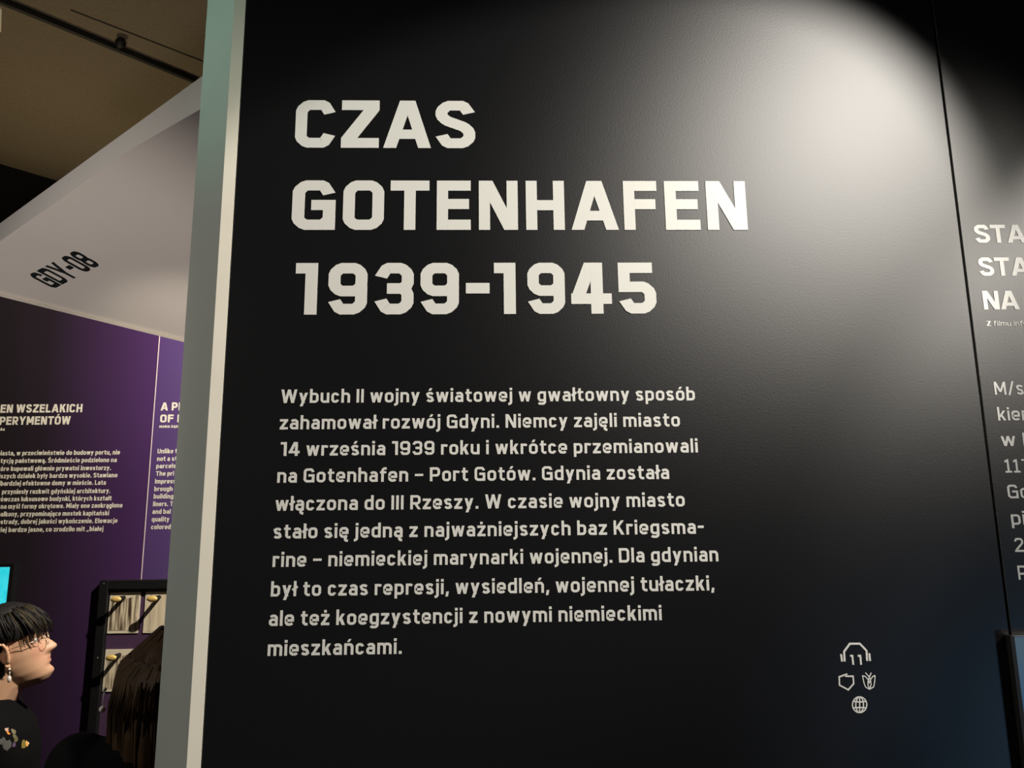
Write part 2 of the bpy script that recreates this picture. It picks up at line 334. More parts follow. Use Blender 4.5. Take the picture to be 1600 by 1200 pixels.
def text_line(name, text, x0, x1, z, cap, wgt, m, parent, Y=0.0, thick=0.0006, prefix='', gap=GAP, suffix='', slant=0.0):
    """one line of vinyl lettering on a board facing -Y, from X=x0 to X=x1 at baseline z"""
    W, gl = measure(text, wgt, gap); mb = MB(); k = (x1-x0)/W
    def put(gl, off):
        for ch, x, pc in gl:
            if pc is None: continue
            emit(mb, pc, lambda px, py, t, x=x: Vector((x0+(px+x+off+slant*py)*k, Y-t, z+py*cap)), thick)
    put(gl, 0)
    if prefix: Wp, g2 = measure(prefix, wgt, gap); put(g2, -Wp-gap)
    if suffix: Wp, g2 = measure(suffix, wgt, gap); put(g2, W+gap)
    return mb.build(name, m, parent)

# ------------------------------------------------------------------ the setting
structure(MB().box(-7, -6, -0.05, 6, 8, 0).build('floor', M_FLOOR))
ZC = 4.2
c0 = at_plane(0, 256, Vector((0, 0, ZC)), Vector((0, 0, 1))); c1 = at_plane(92, 283, Vector((0, 0, ZC)), Vector((0, 0, 1)))
dw = (c1-c0).normalized(); nw = Vector((-dw.y, dw.x, 0))
A, B = c0-dw*4, c0+dw*9
structure(MB().box(-7, -6, ZC, 6, 9, ZC+0.1).build('ceiling', M_CEIL))
t_ = nw*0.1
structure(link('wall_back', [A, B, B+t_, A+t_, *[Vector((p.x, p.y, 0)) for p in (A, B, B+t_, A+t_)]],
     [(0, 1, 2, 3), (4, 7, 6, 5), (0, 4, 5, 1), (1, 5, 6, 2), (2, 6, 7, 3), (3, 7, 4, 0)], M_DARK))
# partition that carries the black boards: cream front edge, grey splayed return
PX0, PX1, PH = -0.5155, 3.1, 3.25
sp = 0.101
out = [(PX0, -0.0085), (-0.4925, -0.0085), (-0.4925, 0.004), (PX1, 0.004), (PX1, 0.115), (PX0-sp, 0.115), (PX0-sp, 0.105)]
v = [(x, y, 0) for x, y in out]+[(x, y, PH) for x, y in out]; n = 7
o = structure(link('wall_partition', v, [tuple(range(n))[::-1], tuple(range(n, 2*n))]+[(i, (i+1) % n, n+(i+1) % n, n+i) for i in range(n)], M_CREAM))
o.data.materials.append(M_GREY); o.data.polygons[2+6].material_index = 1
# wall that carries the purple boards
DW = 1.74
structure(MB().box(-4.2, DW+0.012, 0, 0.6, DW+0.12, 2.86).build('wall_gallery', M_DARK))

# ------------------------------------------------------------------ black board with the headline
XL, XS = -0.4915, 0.9215
board = empty('display_panel', loc=(0, 0, 0))
tag(board, 'large black panel with the three-line headline CZAS GOTENHAFEN 1939-1945 above white text', 'panel')
MB().bbox(XL, -0.008, 0.0, XS, 0.0035, 3.2, 0.0008).build('board', M_BLACK, board)
FY = -0.008                                                     # front face of the boards
def on(px, py): return at_y(px, py, FY)
CAP = 0.1013
def headline(base_px, letters):
    ln = empty('title_line', board); zb = on(*base_px).z
    ym = base_px[1]-38
    for ch, a, b in letters:
        xa, xb = on(a, ym).x, on(b, ym).x; W, pc = glyph(ch, 0.205); k = (xb-xa)/W; mb = MB()
        emit(mb, pc, lambda px, py, t: Vector((xa+px*k, FY-t, zb+py*CAP)), 0.0012)
        mb.build('letter', M_WHITE, ln)
q4 = lambda v: 420+v/4
q6 = lambda v: 800+v*0.275
headline((600, 231.5), [(c, q4(a), q4(b)) for c, a, b in (('C', 168, 418), ('Z', 455, 690), ('A', 718, 1015), ('S', 1042, 1290))])
headline((800, 359.5), [(c, q4(a), q4(b)) for c, a, b in (('G', 147, 417), ('O', 465, 720), ('T', 760, 1003), ('E', 1050, 1262), ('N', 1313, 1556))] +
         [(c, q6(a), q6(b)) for c, a, b in (('H', 79, 297), ('A', 335, 602), ('F', 634, 824), ('E', 868, 1064), ('N', 1105, 1330))])
headline((750, 491), [(c, q4(a), q4(b)) for c, a, b in (('1', 165, 303), ('9', 372, 615), ('3', 660, 905), ('9', 948, 1188), ('-', 1232, 1380), ('1', 1408, 1543))] +
         [(c, q6(a), q6(b)) for c, a, b in (('9', 88, 300), ('4', 335, 565), ('5', 605, 817))])
para_ = empty('paragraph', board)
ROWS = [('Wybuch II wojny światowej w gwałtowny sposób', 439, 1086, 629.5, 626), ('zahamował rozwój Gdyni. Niemcy zajęli miasto', 437, 1062.5, 671, 666.5),
        ('14 września 1939 roku i wkrótce przemianowali', 438, 1090.5, 713, 706.5), ('na Gotenhafen – Port Gotów. Gdynia została', 433, 1045.7, 754.8, 748),
        ('włączona do III Rzeszy. W czasie wojny miasto', 430, 1070, 798.5, 791), ('stało się jedną z najważniejszych baz Kriegsma-', 427, 1100, 842.5, 833),
        ('rine – niemieckiej marynarki wojennej. Dla gdynian', 425.7, 1122.5, 887, 876), ('był to czas represji, wysiedleń, wojennej tułaczki,', 423, 1116, 932.5, 922),
        ('ale też koegzystencji z nowymi niemieckimi', 420, 1034, 979, 968), ('mieszkańcami.', 418, 627.5, 1025, 1021.5)]
for s_, a, b, ya, yb in ROWS:
    pa, pb = on(a, ya), on(b, yb)
    text_line('text_line', s_, pa.x, pb.x, (pa.z+pb.z)/2, 0.0252, 0.17, M_WHITE, para_, FY)
# pictograms at the foot of the board, drawn as vinyl strokes
def pic(name, paths, wd, parent, sx=1260, sy=980, k=7.5):
    mb = MB()
    for path, closed in paths:
        P = [on(sx+x/k, sy+y/k) for x, y in path]
        emit(mb, [stroke([(p.x, p.z) for p in P], wd, closed, soft=0)], lambda x, z, t: Vector((x, FY-t, z)), 0.0006+0.00003*len(mb.v)/40)
    return mb.build(name, M_WHITE, parent)
ic = empty('pictograms', board)
W1 = 0.0034
pic('headphones_icon', [([(447, 402), (440, 285), (508, 193), (625, 193), (703, 275), (710, 395)], False), ([(405, 315), (416, 402)], False), ([(735, 305), (745, 395)], False)], W1, ic)
pic('number_icon', [([(510, 335), (537, 335), (548, 440)], False), ([(600, 335), (630, 335), (640, 440)], False)], W1*.95, ic)
pic('country_outline_icon', [([(478, 548), (383, 582), (386, 678), (490, 733), (553, 660), (545, 574), (462, 574), (448, 562)], False)], W1*.72, ic)
tul = [([(655, 566), (675, 660), (692, 700), (738, 727), (785, 700), (797, 650), (803, 565)], False),
       ([(655, 566), (690, 578), (718, 610), (735, 650), (752, 610), (775, 578), (803, 565)], False),
       ([(735, 725), (718, 670), (722, 620), (740, 575), (758, 532)], False), ([(738, 725), (756, 670), (750, 620), (728, 575), (690, 532)], False)]
pic('flower_icon', tul, W1*.5, ic)
ring = lambda rx, ry: [(622+rx*math.cos(2*math.pi*i/28), 908+ry*math.sin(2*math.pi*i/28)) for i in range(28)]
pic('globe_icon', [(ring(84, 92), True), (ring(45, 92), True), ([(622, 818), (622, 1000)], False), ([(552, 868), (622, 878), (692, 868)], False), ([(552, 945), (622, 940), (692, 945)], False)], W1*.6, ic)

# ------------------------------------------------------------------ black board with the quotation, past the seam
b2 = empty('display_panel', loc=(0, 0, 0))
tag(b2, 'black panel at the right edge past the seam, with white heading STAT', 'panel')
MB().bbox(XS+0.0045, -0.008, 0.0, 2.6, 0.0035, 3.2, 0.0008).build('board', M_BLACK, b2)
X2 = 0.9515
h2 = empty('heading', b2)
for s_, w_, y in (('STAT', 0.1345, 379.5), ('STA', 0.1005, 431), ('NA', 0.0705, 483.7)):
    text_line('text_line', s_, X2, X2+w_, on(1545, y).z, 0.0373, 0.19, M_WHITE, h2, FY, gap=0.05)
text_line('caption', 'Z filmu infor', X2+0.001, X2+0.0875, on(1560, 509.3).z, 0.0098, 0.13, M_WHITE, b2, FY, suffix='m')
p2 = empty('paragraph', b2)
for s_, w_, y in (('M/s', 0.0555, 616.7), ('kien', 0.062, 657), ('w D', 0.064, 697), ('ııı', 0.05, 738.5), ('Gdy', 0.06, 778.7), ('pie', 0.048, 820), ('29', 0.037, 862.5), ('P', 0.0165, 906)):
    if s_ == 'ııı':
        text_line('text_line', 'ıı', X2+.001, X2+0.0295, on(1575, y).z, 0.0248, 0.13, M_WHITE, p2, FY, suffix='7'); continue
    text_line('text_line', s_, X2, X2+w_, on(1575, y).z, 0.0248, 0.145, M_WHITE, p2, FY)
# monitor at the bottom right, hung off the wall; the blue glow on the boards comes from an added light
mon = empty('monitor', loc=(1.2, -0.03, 1.3))
tag(mon, 'blue-glowing screen in a black bezel, cut off at the lower right corner beside the seam', 'screen')
pa = at_y(1578.5, 994, -0.022); pin = at_y(1585, 996, -0.022)
def rel(o, mb): 
    for q in mb.v: q -= o.location
    return mb
X0, Z1 = pa.x, pa.z
bz = pin.x-pa.x
mb = MB(); mb.box(X0, -0.022, Z1-.5, X0+bz, -0.0095, Z1); mb.box(X0+.85-bz, -0.022, Z1-.5, X0+.85, -.0095, Z1-.0025)
mb.box(X0+bz, -0.022, Z1-.5, X0+.85-bz, -0.0095, Z1-.49); mb.box(X0+bz, -.012, Z1-.49, X0+.85-bz, -.0095, Z1-.003)
rel(mon, mb).build('bezel', M_RAIL, mon)
m_ = mat('blue_screen', (0.02, 0.03, 0.04), 0.3, 0.5, emit=(0.03, 0.14, 0.32), estr=1.0)
nt = m_.node_tree; tc = nt.nodes.new('ShaderNodeTexCoord'); sx = nt.nodes.new('ShaderNodeSeparateXYZ'); mr = nt.nodes.new('ShaderNodeMapRange'); cr = nt.nodes.new('ShaderNodeValToRGB')
mr.inputs['From Min'].default_value = Z1-.003-1.3; mr.inputs['From Max'].default_value = Z1-.21-1.3
cr.color_ramp.elements[0].color = (0.055, 0.09, 0.115, 1); cr.color_ramp.elements[1].color = (0.006, 0.05, 0.14, 1)
nt.links.new(tc.outputs['Object'], sx.inputs[0]); nt.links.new(sx.outputs['Z'], mr.inputs['Value']); nt.links.new(mr.outputs[0], cr.inputs['Fac']); nt.links.new(cr.outputs['Color'], nt.nodes['Principled BSDF'].inputs['Emission Color'])
rel(mon, MB().box(X0+bz, -0.019, Z1-.49, X0+.85-bz, -.0125, Z1-.003)).build('screen', m_, mon)
# ------------------------------------------------------------------ purple boards
PY = DW
def onp(px, py): return at_y(px, py, PY)
xs = onp(236, 705).x
pl = empty('display_panel', loc=(0, 0, 0)); tag(pl, 'purple panel with cream heading ending WSZELAKICH and text, behind the person in glasses', 'panel')
MB().box(-3.6, PY, 0, xs-.0015, PY+.011, 2.8).build('board', M_PURPLE, pl)
pr = empty('display_panel', loc=(0, 0, 0)); tag(pr, 'purple panel with English text starting Unlike, just left of the grey wall end', 'panel')
MB().box(xs+.0015, PY, 0, 0.3, PY+.011, 2.8).build('board', M_PURPLE, pr)
MB().box(xs-.0015, PY-.0025, 0, xs+.0015, PY+.011, 2.8).build('edge_strip', M_SEAM, pr)
def prow(parent, s_, a, b, y, cap, wg, prefix='', suffix=''):
    p, q = onp(a, y), onp(b, y); text_line('text_line', s_, p.x, q.x, p.z, cap, wg, M_LETTER2, parent, PY, 0.001, prefix=prefix, suffix=suffix)
kk = (onp(100, 640).z-onp(100, 660).z)/20
hp = empty('heading', pl)
prow(hp, 'EN WSZELAKICH', 0.5, 128, 645, 12.9*kk, .21, prefix='TER')
prow(hp, 'PERYMENTÓW', -1, 109.5, 664, 12.9*kk, .21, prefix='EKS')
prow(pl, 'ska', -2, 7, 673, 4.5*kk, .2)
pp = empty('paragraph', pl)
for s_, b, y, pre in (('iasta, w przeciwieństwie do budowy portu, nie', 187, 711.7, 'm'), ('tycją państwową. Śródmieście podzielono na', 182, 723.6, 'wes'), ('óre kupowali głównie prywatni inwestorzy.', 173, 736, 'kt'),
                      ('szych działek były bardzo wysokie. Stawiano', 183, 747.5, 'ej'), ('bardziej efektowne domy w mieście. Lata', 165, 759, 'naj'), ('przyniosły rozkwit gdyńskiej architektury.', 172, 772, ''),
                      ('ówczas luksusowe budynki, których kształt', 174, 783.7, 'w'), ('na myśl formy okrętowe. Miały one zaokrąglone', 191, 795, ''), ('alkony, przypominające mostek kapitański', 170, 807, 'b'),
                      ('strady, dobrej jakości wykończenie. Elewacje', 183, 819, 'e'), ('iej bardzo jasne, co zrodziło mit „białej', 161, 831.5, 'dz')):
    prow(pp, s_, 1 if s_[0] != 'p' else 3, b, y, 7.0*kk, .19, prefix=pre)
hr = empty('heading', pr)
prow(hr, 'A P', 251, 277, 641.5, 12.6*kk, .21, suffix='L')
prow(hr, 'OF E', 250, 285.5, 660, 12.2*kk, .21)
prow(pr, 'MARIA DĄBR', 249, 281, 668.5, 3.8*kk, .19)
ppr = empty('paragraph', pr)
for s_, a, b, y in (('Unlike t', 246, 276.5, 708.5), ('not a st', 245.2, 276, 720.3), ('parcels', 244, 274.5, 731.7), ('The pri', 243.5, 271.5, 743.5), ('Impress', 242, 274, 755.7), ('brough', 241, 269.3, 767.5),
                    ('building', 240, 270.5, 779.2), ('liners. T', 239, 270, 791), ('and bal', 238, 266.5, 803), ('quality', 237, 264.3, 815), ('colored', 236, 266.5, 827)):
    prow(ppr, s_, a, b, y, 7.0*kk, .19)

rel(mon, MB().box(X0+bz, -0.022, Z1-.0018, X0+.85, -0.0095, Z1)).build('top_edge', M_STEEL, mon)['label'] = 'bright metal top edge'
# monitor with a cyan picture at the far left
tv = empty('monitor', loc=(-2.3, PY, 1.3)); tag(tv, 'black-bezelled monitor showing bright cyan above the person in glasses', 'screen')
a = at_y(22, 880, PY-.04); b = at_y(15.5, 886, PY-.04); bt = at_y(4, 990, PY-.04)
mb = MB(); xr, zt, zb_ = a.x, a.z, bt.z-.02
mb.box(xr-.5, PY-.04, b.z, xr, PY-.002, zt); mb.box(b.x, PY-.04, bt.z, xr, PY-.002, b.z); mb.box(xr-.5, PY-.04, zb_, xr, PY-.002, bt.z); mb.box(xr-.5, PY-.04, bt.z, xr-.49, PY-.002, b.z); mb.box(xr-.49, PY-.02, bt.z, b.x, PY-.002, b.z)
rel(tv, mb).build('bezel', M_FRAME, tv)
m_ = mat('cyan_screen', (0.0, 0.1, 0.12), 0.3, emit=(0.03, 0.62, 0.75), estr=1.0)
nt = m_.node_tree; nz = nt.nodes.new('ShaderNodeTexNoise'); nz.inputs['Scale'].default_value = 30; cr = nt.nodes.new('ShaderNodeValToRGB'); tc = nt.nodes.new('ShaderNodeTexCoord')
cr.color_ramp.elements[0].color = (0.0, 0.50, 0.62, 1); cr.color_ramp.elements[1].color = (0.08, 0.78, 0.85, 1)
nt.links.new(tc.outputs['Object'], nz.inputs['Vector']); nt.links.new(nz.outputs['Fac'], cr.inputs['Fac']); nt.links.new(cr.outputs['Color'], nt.nodes['Principled BSDF'].inputs['Emission Color'])
rel(tv, MB().box(xr-.49, PY-.034, bt.z, b.x, PY-.0205, b.z)).build('screen', m_, tv)

# framed board of photographs
FYY = PY-.03
def onf(px, py): return at_y(px, py, FYY)
tl = onf(155.5, 907); il = onf(168.5, 921)
fx0, fz1, fb = tl.x, tl.z, il.x-tl.x
ft = tl.z-il.z
fx1, fz0 = -0.42, 0.62
fr = empty('picture_frame', loc=(fx0, PY, fz0)); tag(fr, 'black frame with plum backing around photographs, low on the purple panels', 'frame')
mb = MB()
mb.bbox(fx0, FYY, fz0, fx0+fb, PY-.002, fz1, .002); mb.bbox(fx0+fb, FYY, fz1-ft, fx1, PY-.002, fz1, .002); mb.bbox(fx1-fb, FYY, fz0, fx1, PY-.002, fz1-ft, .002); mb.bbox(fx0+fb, FYY, fz0, fx1-fb, PY-.002, fz0+ft, .002)
rel(fr, mb).build('frame_rails', M_FRAME, fr)
rel(fr, MB().box(fx0+fb, PY-.010, fz0+ft, fx1-fb, PY-.002, fz1-ft)).build('backing', M_PURPLE_BACK, fr)
for px, py in ((162, 912), (152.5, 1028)):
    p = onf(px, py); mb = MB(); mb.ball((p.x, FYY-.0005, p.z), .003, 10, 6, (1, .5, 1)); rel(fr, mb).build('screw', M_STEEL, fr, True)
def photo_mat(name, seed, plain):
    m = mat(name, (.5, .42, .3), .5); nt = m.node_tree; b = nt.nodes['Principled BSDF']
    tc = nt.nodes.new('ShaderNodeTexCoord'); mp = nt.nodes.new('ShaderNodeMapping'); n1 = nt.nodes.new('ShaderNodeTexNoise'); r = nt.nodes.new('ShaderNodeValToRGB')
    mp.inputs['Scale'].default_value = (95, 1, 7) if not plain else (50, 1, 4); mp.inputs['Location'].default_value = (seed*3.1, seed, seed*1.7)
    n1.inputs['Scale'].default_value = 1.0; n1.inputs['Detail'].default_value = 5
    e = r.color_ramp.elements
    e[0].position = .36 if not plain else .25; e[0].color = (.05, .032, .02, 1); e[1].position = .58; e[1].color = (.85, .74, .54, 1)
    x = e.new(.47 if not plain else .40); x.color = (.34, .27, .18, 1) if not plain else (.66, .56, .40, 1)
    nt.links.new(tc.outputs['Object'], mp.inputs[0]); nt.links.new(mp.outputs[0], n1.inputs['Vector']); nt.links.new(n1.outputs['Fac'], r.inputs['Fac'])
    nt.links.new(r.outputs['Color'], b.inputs['Base Color']); return m
M_PAPER = mat('photo_paper', (0.86, 0.78, 0.60), .5)
YB = PY-.010
def photograph(xa, zt, xb, zb, seed, plain, label, knob=True):
    ph = empty('photograph', loc=((xa+xb)/2, YB, zb)); tag(ph, label, 'photograph', 'photographs in the black frame')
    rel(ph, MB().box(xa, YB-.004, zb, xb, YB, zt)).build('mount', M_PAPER, ph)
    d = (xb-xa)*.05; dz = (zt-zb)
    sky = MB()                                                      # the printed view: roof line falling toward the middle
    P = [(xa+d, zb+dz*.07), (xb-d, zb+dz*.07), (xb-d, zt-dz*.06), ((xa+xb)/2+.012, zt-dz*.15), ((xa+xb)/2-.02, zt-dz*.14), (xa+d, zt-dz*.15)]
    if plain: P = [(xa+d, zb+d), (xb-d, zb+d), (xb-d, zt-d), (xa+d, zt-d)]
    n = len(P); sky.add([(x, YB-.0048, z) for x, z in P]+[(x, YB-.0041, z) for x, z in P], [tuple(range(n))]+[(i, (i+1) % n, n+(i+1) % n, n+i) for i in range(n)])
    rel(ph, sky).build('print', photo_mat('photo_print', seed, plain), ph)
    if knob:                                                        # brass-capped peg standing out of the upper edge
        kx, kz = xa+(xb-xa)*.46, zt-dz*.13
        kb = MB(); kb.tube([(kx, YB-.004, kz), (kx, YB-.065, kz)], .008, 12); st = rel(ph, kb).build('knob', M_FRAME, ph, False)
        kb = MB(); kb.ball((kx, YB-.068, kz), .021, 20, 12, (1, .4, .55)); rel(ph, kb).build('cap', M_BRASS, st, False)
    return ph
def onb(px, py): return at_y(px, py, YB-.004)
w1 = onb(217, 957).x-onb(169.5, 957).x; h1 = onb(193, 925).z-onb(193, 989).z
a1 = onb(170, 957).x; z1 = onb(193, 925.5).z; step = onb(225, 957).x-onb(169.5, 957).x; vstep = onb(193, 925).z-onb(193, 1014).z
photograph(a1, z1, a1+w1, z1-h1, 1, False, 'upper left photograph in the black frame, a street of dark facades, with brass peg')
photograph(a1+step, z1, a1+step+w1, z1-h1, 2, True, 'pale photograph with brass peg, right of the street view, half hidden by grey wall end')
photograph(a1, z1-vstep, a1+w1, z1-vstep-h1, 3, False, 'lower photograph half hidden by brown hair, below the street view')

# ------------------------------------------------------------------ white sloping canopy shaped like a ship's bow
HP = at_y(287, 529, 1.15); HN = Vector((math.tan(math.radians(-6)), math.tan(math.radians(21)), 1)).normalized()
def onh(px, py): return at_plane(px, py, HP, HN)
inner = [(-85, 433.5), (0, 377), (60, 335), (110, 300), (160, 264), (212, 229), (262, 200), (311, 172), (338, 156), (430, 104), (560, 31)]
outer = [(-85, 412), (0, 349), (60, 305), (110, 268.5), (160, 232), (212, 194.5), (262, 158), (317, 118), (338, 103), (430, 36), (560, -62)]
bottom = [(330, 540), (287, 529), (143, 493), (0, 457), (-84, 436)]
can = empty('canopy', loc=tuple(onh(140, 400))); tag(can, "white sloping canopy like a ship's bow marked GDY-08, overhanging the purple panels", 'canopy')
# underside: a slab 12 mm thick
und = [onh(*p) for p in inner]+[onh(*p) for p in bottom]
n = len(und); T = HN*0.012
rel(can, MB().add(und+[p+T for p in und], [tuple(range(n))[::-1], tuple(range(n, 2*n))]+[(i, (i+1) % n, n+(i+1) % n, n+i) for i in range(n)])).build('underside', M_HULL, can)
# rim: upright band along the near edge, at the same depth as the edge below it
mb = MB(); ib = [onh(*p) for p in inner]; ot = []
for p, q in zip(ib, outer):
    d = ray(*q); t = (p.y-CAM.y)/d.y; ot.append(CAM+d*t)
for i in range(len(ib)-1):
    bk = Vector((0.02, 0.02, 0))
    a0, a1_, b0, b1 = ib[i], ib[i+1], ot[i], ot[i+1]
    mb.add([a0, a1_, b1, b0, a0+bk, a1_+bk, b1+bk, b0+bk], [(0, 1, 2, 3), (4, 7, 6, 5), (0, 4, 5, 1), (3, 2, 6, 7)]+([(0, 3, 7, 4)] if i == 0 else [])+([(1, 5, 6, 2)] if i == len(ib)-2 else []))
rel(can, mb).build('rim', M_RIM, can)
# pale batten along the far lower edge
bb = [onh(*p) for p in bottom]; mb = MB()
for i in range(len(bb)-1):
    d1 = -HN*.010; d2 = (bb[1]-bb[0]).cross(HN).normalized()*.006
    v = [bb[i], bb[i+1], bb[i+1]+d1, bb[i]+d1]; mb.add(v+[x+d2 for x in v], [(0, 1, 2, 3), (4, 7, 6, 5), (0, 4, 5, 1), (1, 5, 6, 2), (2, 6, 7, 3), (3, 7, 4, 0)])
rel(can, mb).build('edge_batten', M_CREAM, can)
# GDY-08 lettering: lower left corner, reading direction, up direction in the plane of the underside
BL, BR, TL = onh(84.5, 451), onh(157.5, 413.5), onh(44, 430)
ex = (BR-BL); Lx = ex.length; ex.normalize(); eu = (TL-BL); eu -= HN*eu.dot(HN); Hu = eu.length
Wt, gl = measure('GDY-08', 0.19, 0.09); mb = MB()
for ch, x, pc in gl:
    emit(mb, pc, lambda px, py, t, x=x: BL+ex*((px+x)/Wt*Lx)+eu*py-HN*t, 0.0008)
rel(can, mb).build('lettering', M_INK, can)

# ------------------------------------------------------------------ ceiling fittings
def onc(px, py, z=ZC): return at_plane(px, py, Vector((0, 0, z)), Vector((0, 0, 1)))
def bar(name, pa, pb, wd, z0, z1, m):
    a, b = onc(*pa, z0), onc(*pb, z0); d = (b-a).normalized(); s = Vector((-d.y, d.x, 0))*(wd/2); up = Vector((0, 0, z1-z0))
    v = [a-s, b-s, b+s, a+s]; return link(name, v+[x+up for x in v], [(0, 3, 2, 1), (4, 5, 6, 7), (0, 1, 5, 4), (1, 2, 6, 5), (2, 3, 7, 6), (3, 0, 4, 7)], m)
o = bar('ceiling_rail', (-200, -77), (600, 250), 0.024, ZC-.03, ZC-.0005, M_RAIL); tag(o, 'thin black rail running across the brown ceiling above the white canopy', 'rail')
o = structure(bar('trim_1', (110, 16), (600, 206), 0.006, ZC-.004, ZC-.0002, M_RAIL))
v = [onc(*q) for q in ((-50, 4), (3, 11), (2, 47), (-51, 38))]; v = [Vector((q.x, q.y, ZC-.0003)) for q in v]+[Vector((q.x, q.y, ZC-.012)) for q in v]
structure(link('trim_2', v, [(0, 1, 2, 3), (7, 6, 5, 4), (0, 4, 5, 1), (1, 5, 6, 2), (2, 6, 7, 3), (3, 7, 4, 0)], M_CREAM))
p = onc(188.5, 67, ZC-.028); q = onc(182.5, 78, ZC-.016); mb = MB(); mb.ball(p, .026, 16, 12); mb.tube([p, q], .009, 10); mb.tube([p, (p.x, p.y, ZC-.0005)], .008, 10)
o = mb.build('sprinkler', M_RAIL, None, True); tag(o, 'small round black fitting on the brown ceiling beside the thin rail', 'sprinkler')

# ------------------------------------------------------------------ people
def rot(ax, deg): return Matrix.Rotation(math.radians(deg), 3, ax)
def interp(tab, z):
    if z <= tab[0][0]: return tab[0][1:]
    for a, b in zip(tab, tab[1:]):
        if z <= b[0]:
            t = (z-a[0])/(b[0]-a[0]); t = t*t*(3-2*t)*.35+t*.65
            return tuple(p+(q-p)*t for p, q in zip(a[1:], b[1:]))
    return tab[-1][1:]
HEAD = [(-.004, .062, .020, .018), (.004, .078, -.008, .032), (.018, .086, -.030, .045), (.040, .086, -.050, .054), (.065, .084, -.072, .060), (.090, .083, -.088, .066),
        (.115, .081, -.096, .070), (.140, .085, -.101, .0735), (.168, .081, -.101, .074), (.195, .066, -.088, .063), (.212, .045, -.066, .046), (.222, .018, -.040, .025), (.225, -.004, -.018, .006)]
def gs(x, s): return math.exp(-(x/s)**2)
def head_mesh(n=72, m=90):
    """head with +X forward, chin at z=0, crown at .225"""
    v = []; f = []
    for i in range(m+1):
        z = -.004+.229*i/m; xf, xb, hw = interp(HEAD, z); cx = (xf+xb)/2; rx = (xf-xb)/2
        for k in range(n):
            a = 2*math.pi*k/n; ca, sa = math.cos(a), math.sin(a); e = .86 if ca > 0 else 1.0
            x = cx+rx*math.copysign(abs(ca)**e, ca); y = hw*math.copysign(abs(sa)**.92, sa)
            if ca > 0:
                fr_ = max(0, ca)
                nose = (.027*gs(z-.079, .013)+.017*gs(z-.096, .014)+.006*gs(z-.113, .012))*gs(y, .0115+.004*gs(z-.077, .01))
                nose += .006*gs(z-.077, .007)*gs(abs(y)-.013, .006)
                lips = (.0065*gs(z-.057, .0052)+.0065*gs(z-.047, .0055)-.004*gs(z-.0522, .0022))*gs(y, .021)
                chin = .007*gs(z-.020, .013)*gs(y, .02)-.004*gs(z-.037, .006)*gs(y, .025)
                brow = .004*gs(z-.130, .010)*gs(y, .045)-.010*gs(z-.114, .010)*gs(abs(y)-.031, .014)-.003*gs(z-.118, .008)*gs(y, .01)
                cheek = .004*gs(z-.090, .016)*gs(abs(y)-.042, .016)
                x += (nose+lips+chin+brow+cheek)*fr_
            v.append(Vector((x, y, z)))
    for i in range(m):
        for k in range(n): f.append((i*n+k, i*n+(k+1) % n, (i+1)*n+(k+1) % n, (i+1)*n+k))
    f.append(tuple(range(n))[::-1]); f.append(tuple(m*n+k for k in range(n)))
    return v, f
def ear_mesh(side):
    """ear shell: rim torus and lobe, standing off the head at (-.012, side*.068, .10)"""
    mb = MB(); pts = []; 
    for i in range(15):
        a = math.radians(-40+i*22); rx, rz = .0145, .029
        pts.append((-.014+rx*math.cos(a)*-1, side*(.076+.010*(1 if math.cos(a) > 0 else .4)), .103+rz*math.sin(a)+(.004 if math.sin(a) > 0 else 0)))
    mb.tube(pts, [.0052]*15, 8)
    mb.ball((-.012, side*.070, .103), .02, 10, 8, (.55, .25, 1.15)); mb.ball((-.006, side*.073, .073), .0075, 8, 6, (1, .6, 1.1))
    return mb
def capsule(mb, p0, r0, p1, r1):
    p0, p1 = Vector(p0), Vector(p1); k = 6
    mb.tube([p0+(p1-p0)*i/k for i in range(k+1)], [r0+(r1-r0)*i/k for i in range(k+1)], 14); mb.ball(p0, r0, 14, 10); mb.ball(p1, r1, 14, 10)
def rings(mb, rows, n=28):
    """loft of level ellipses (z, cx, cy, rx, ry)"""
    v = []; f = []
    for z, cx, cy, rx, ry in rows:
        for k in range(n):
            a = 2*math.pi*k/n; v.append((cx+rx*math.copysign(abs(math.cos(a))**.85, math.cos(a)), cy+ry*math.copysign(abs(math.sin(a))**.85, math.sin(a)), z))
    for i in range(len(rows)-1):
        for k in range(n): f.append((i*n+k, i*n+(k+1) % n, (i+1)*n+(k+1) % n, (i+1)*n+k))
    f.append(tuple(range(n))[::-1]); f.append(tuple((len(rows)-1)*n+k for k in range(n)))
    mb.add(v, f)
def fuse(name, mb, voxel, m, smooth_it=6, parent=None):
    """weld overlapping volumes into one continuous skin"""
    o = link(name+'_tmp', mb.v, mb.f, None)
    r = o.modifiers.new('r', 'REMESH'); r.mode = 'VOXEL'; r.voxel_size = voxel; r.use_smooth_shade = True
    s = o.modifiers.new('s', 'SMOOTH'); s.factor = .5; s.iterations = smooth_it
    dg = bpy.context.evaluated_depsgraph_get(); me = bpy.data.meshes.new_from_object(o.evaluated_get(dg)); me.name = name
    bpy.data.objects.remove(o)
    me.materials.clear(); me.materials.append(m)
    for p in me.polygons: p.use_smooth = True
    q = bpy.data.objects.new(name, me); COL.objects.link(q)
    if parent: q.parent = parent
    return q
def skin_mat():
    m = mat('skin', (.58, .34, .22), .5, .4); nt = m.node_tree; b = nt.nodes['Principled BSDF']
    at = nt.nodes.new('ShaderNodeAttribute'); at.attribute_name = 'tint'; nt.links.new(at.outputs['Color'], b.inputs['Base Color'])
    b.inputs['Subsurface Weight'].default_value = .08; b.inputs['Subsurface Radius'].default_value = (.01, .004, .002); return m
M_SKIN = skin_mat()
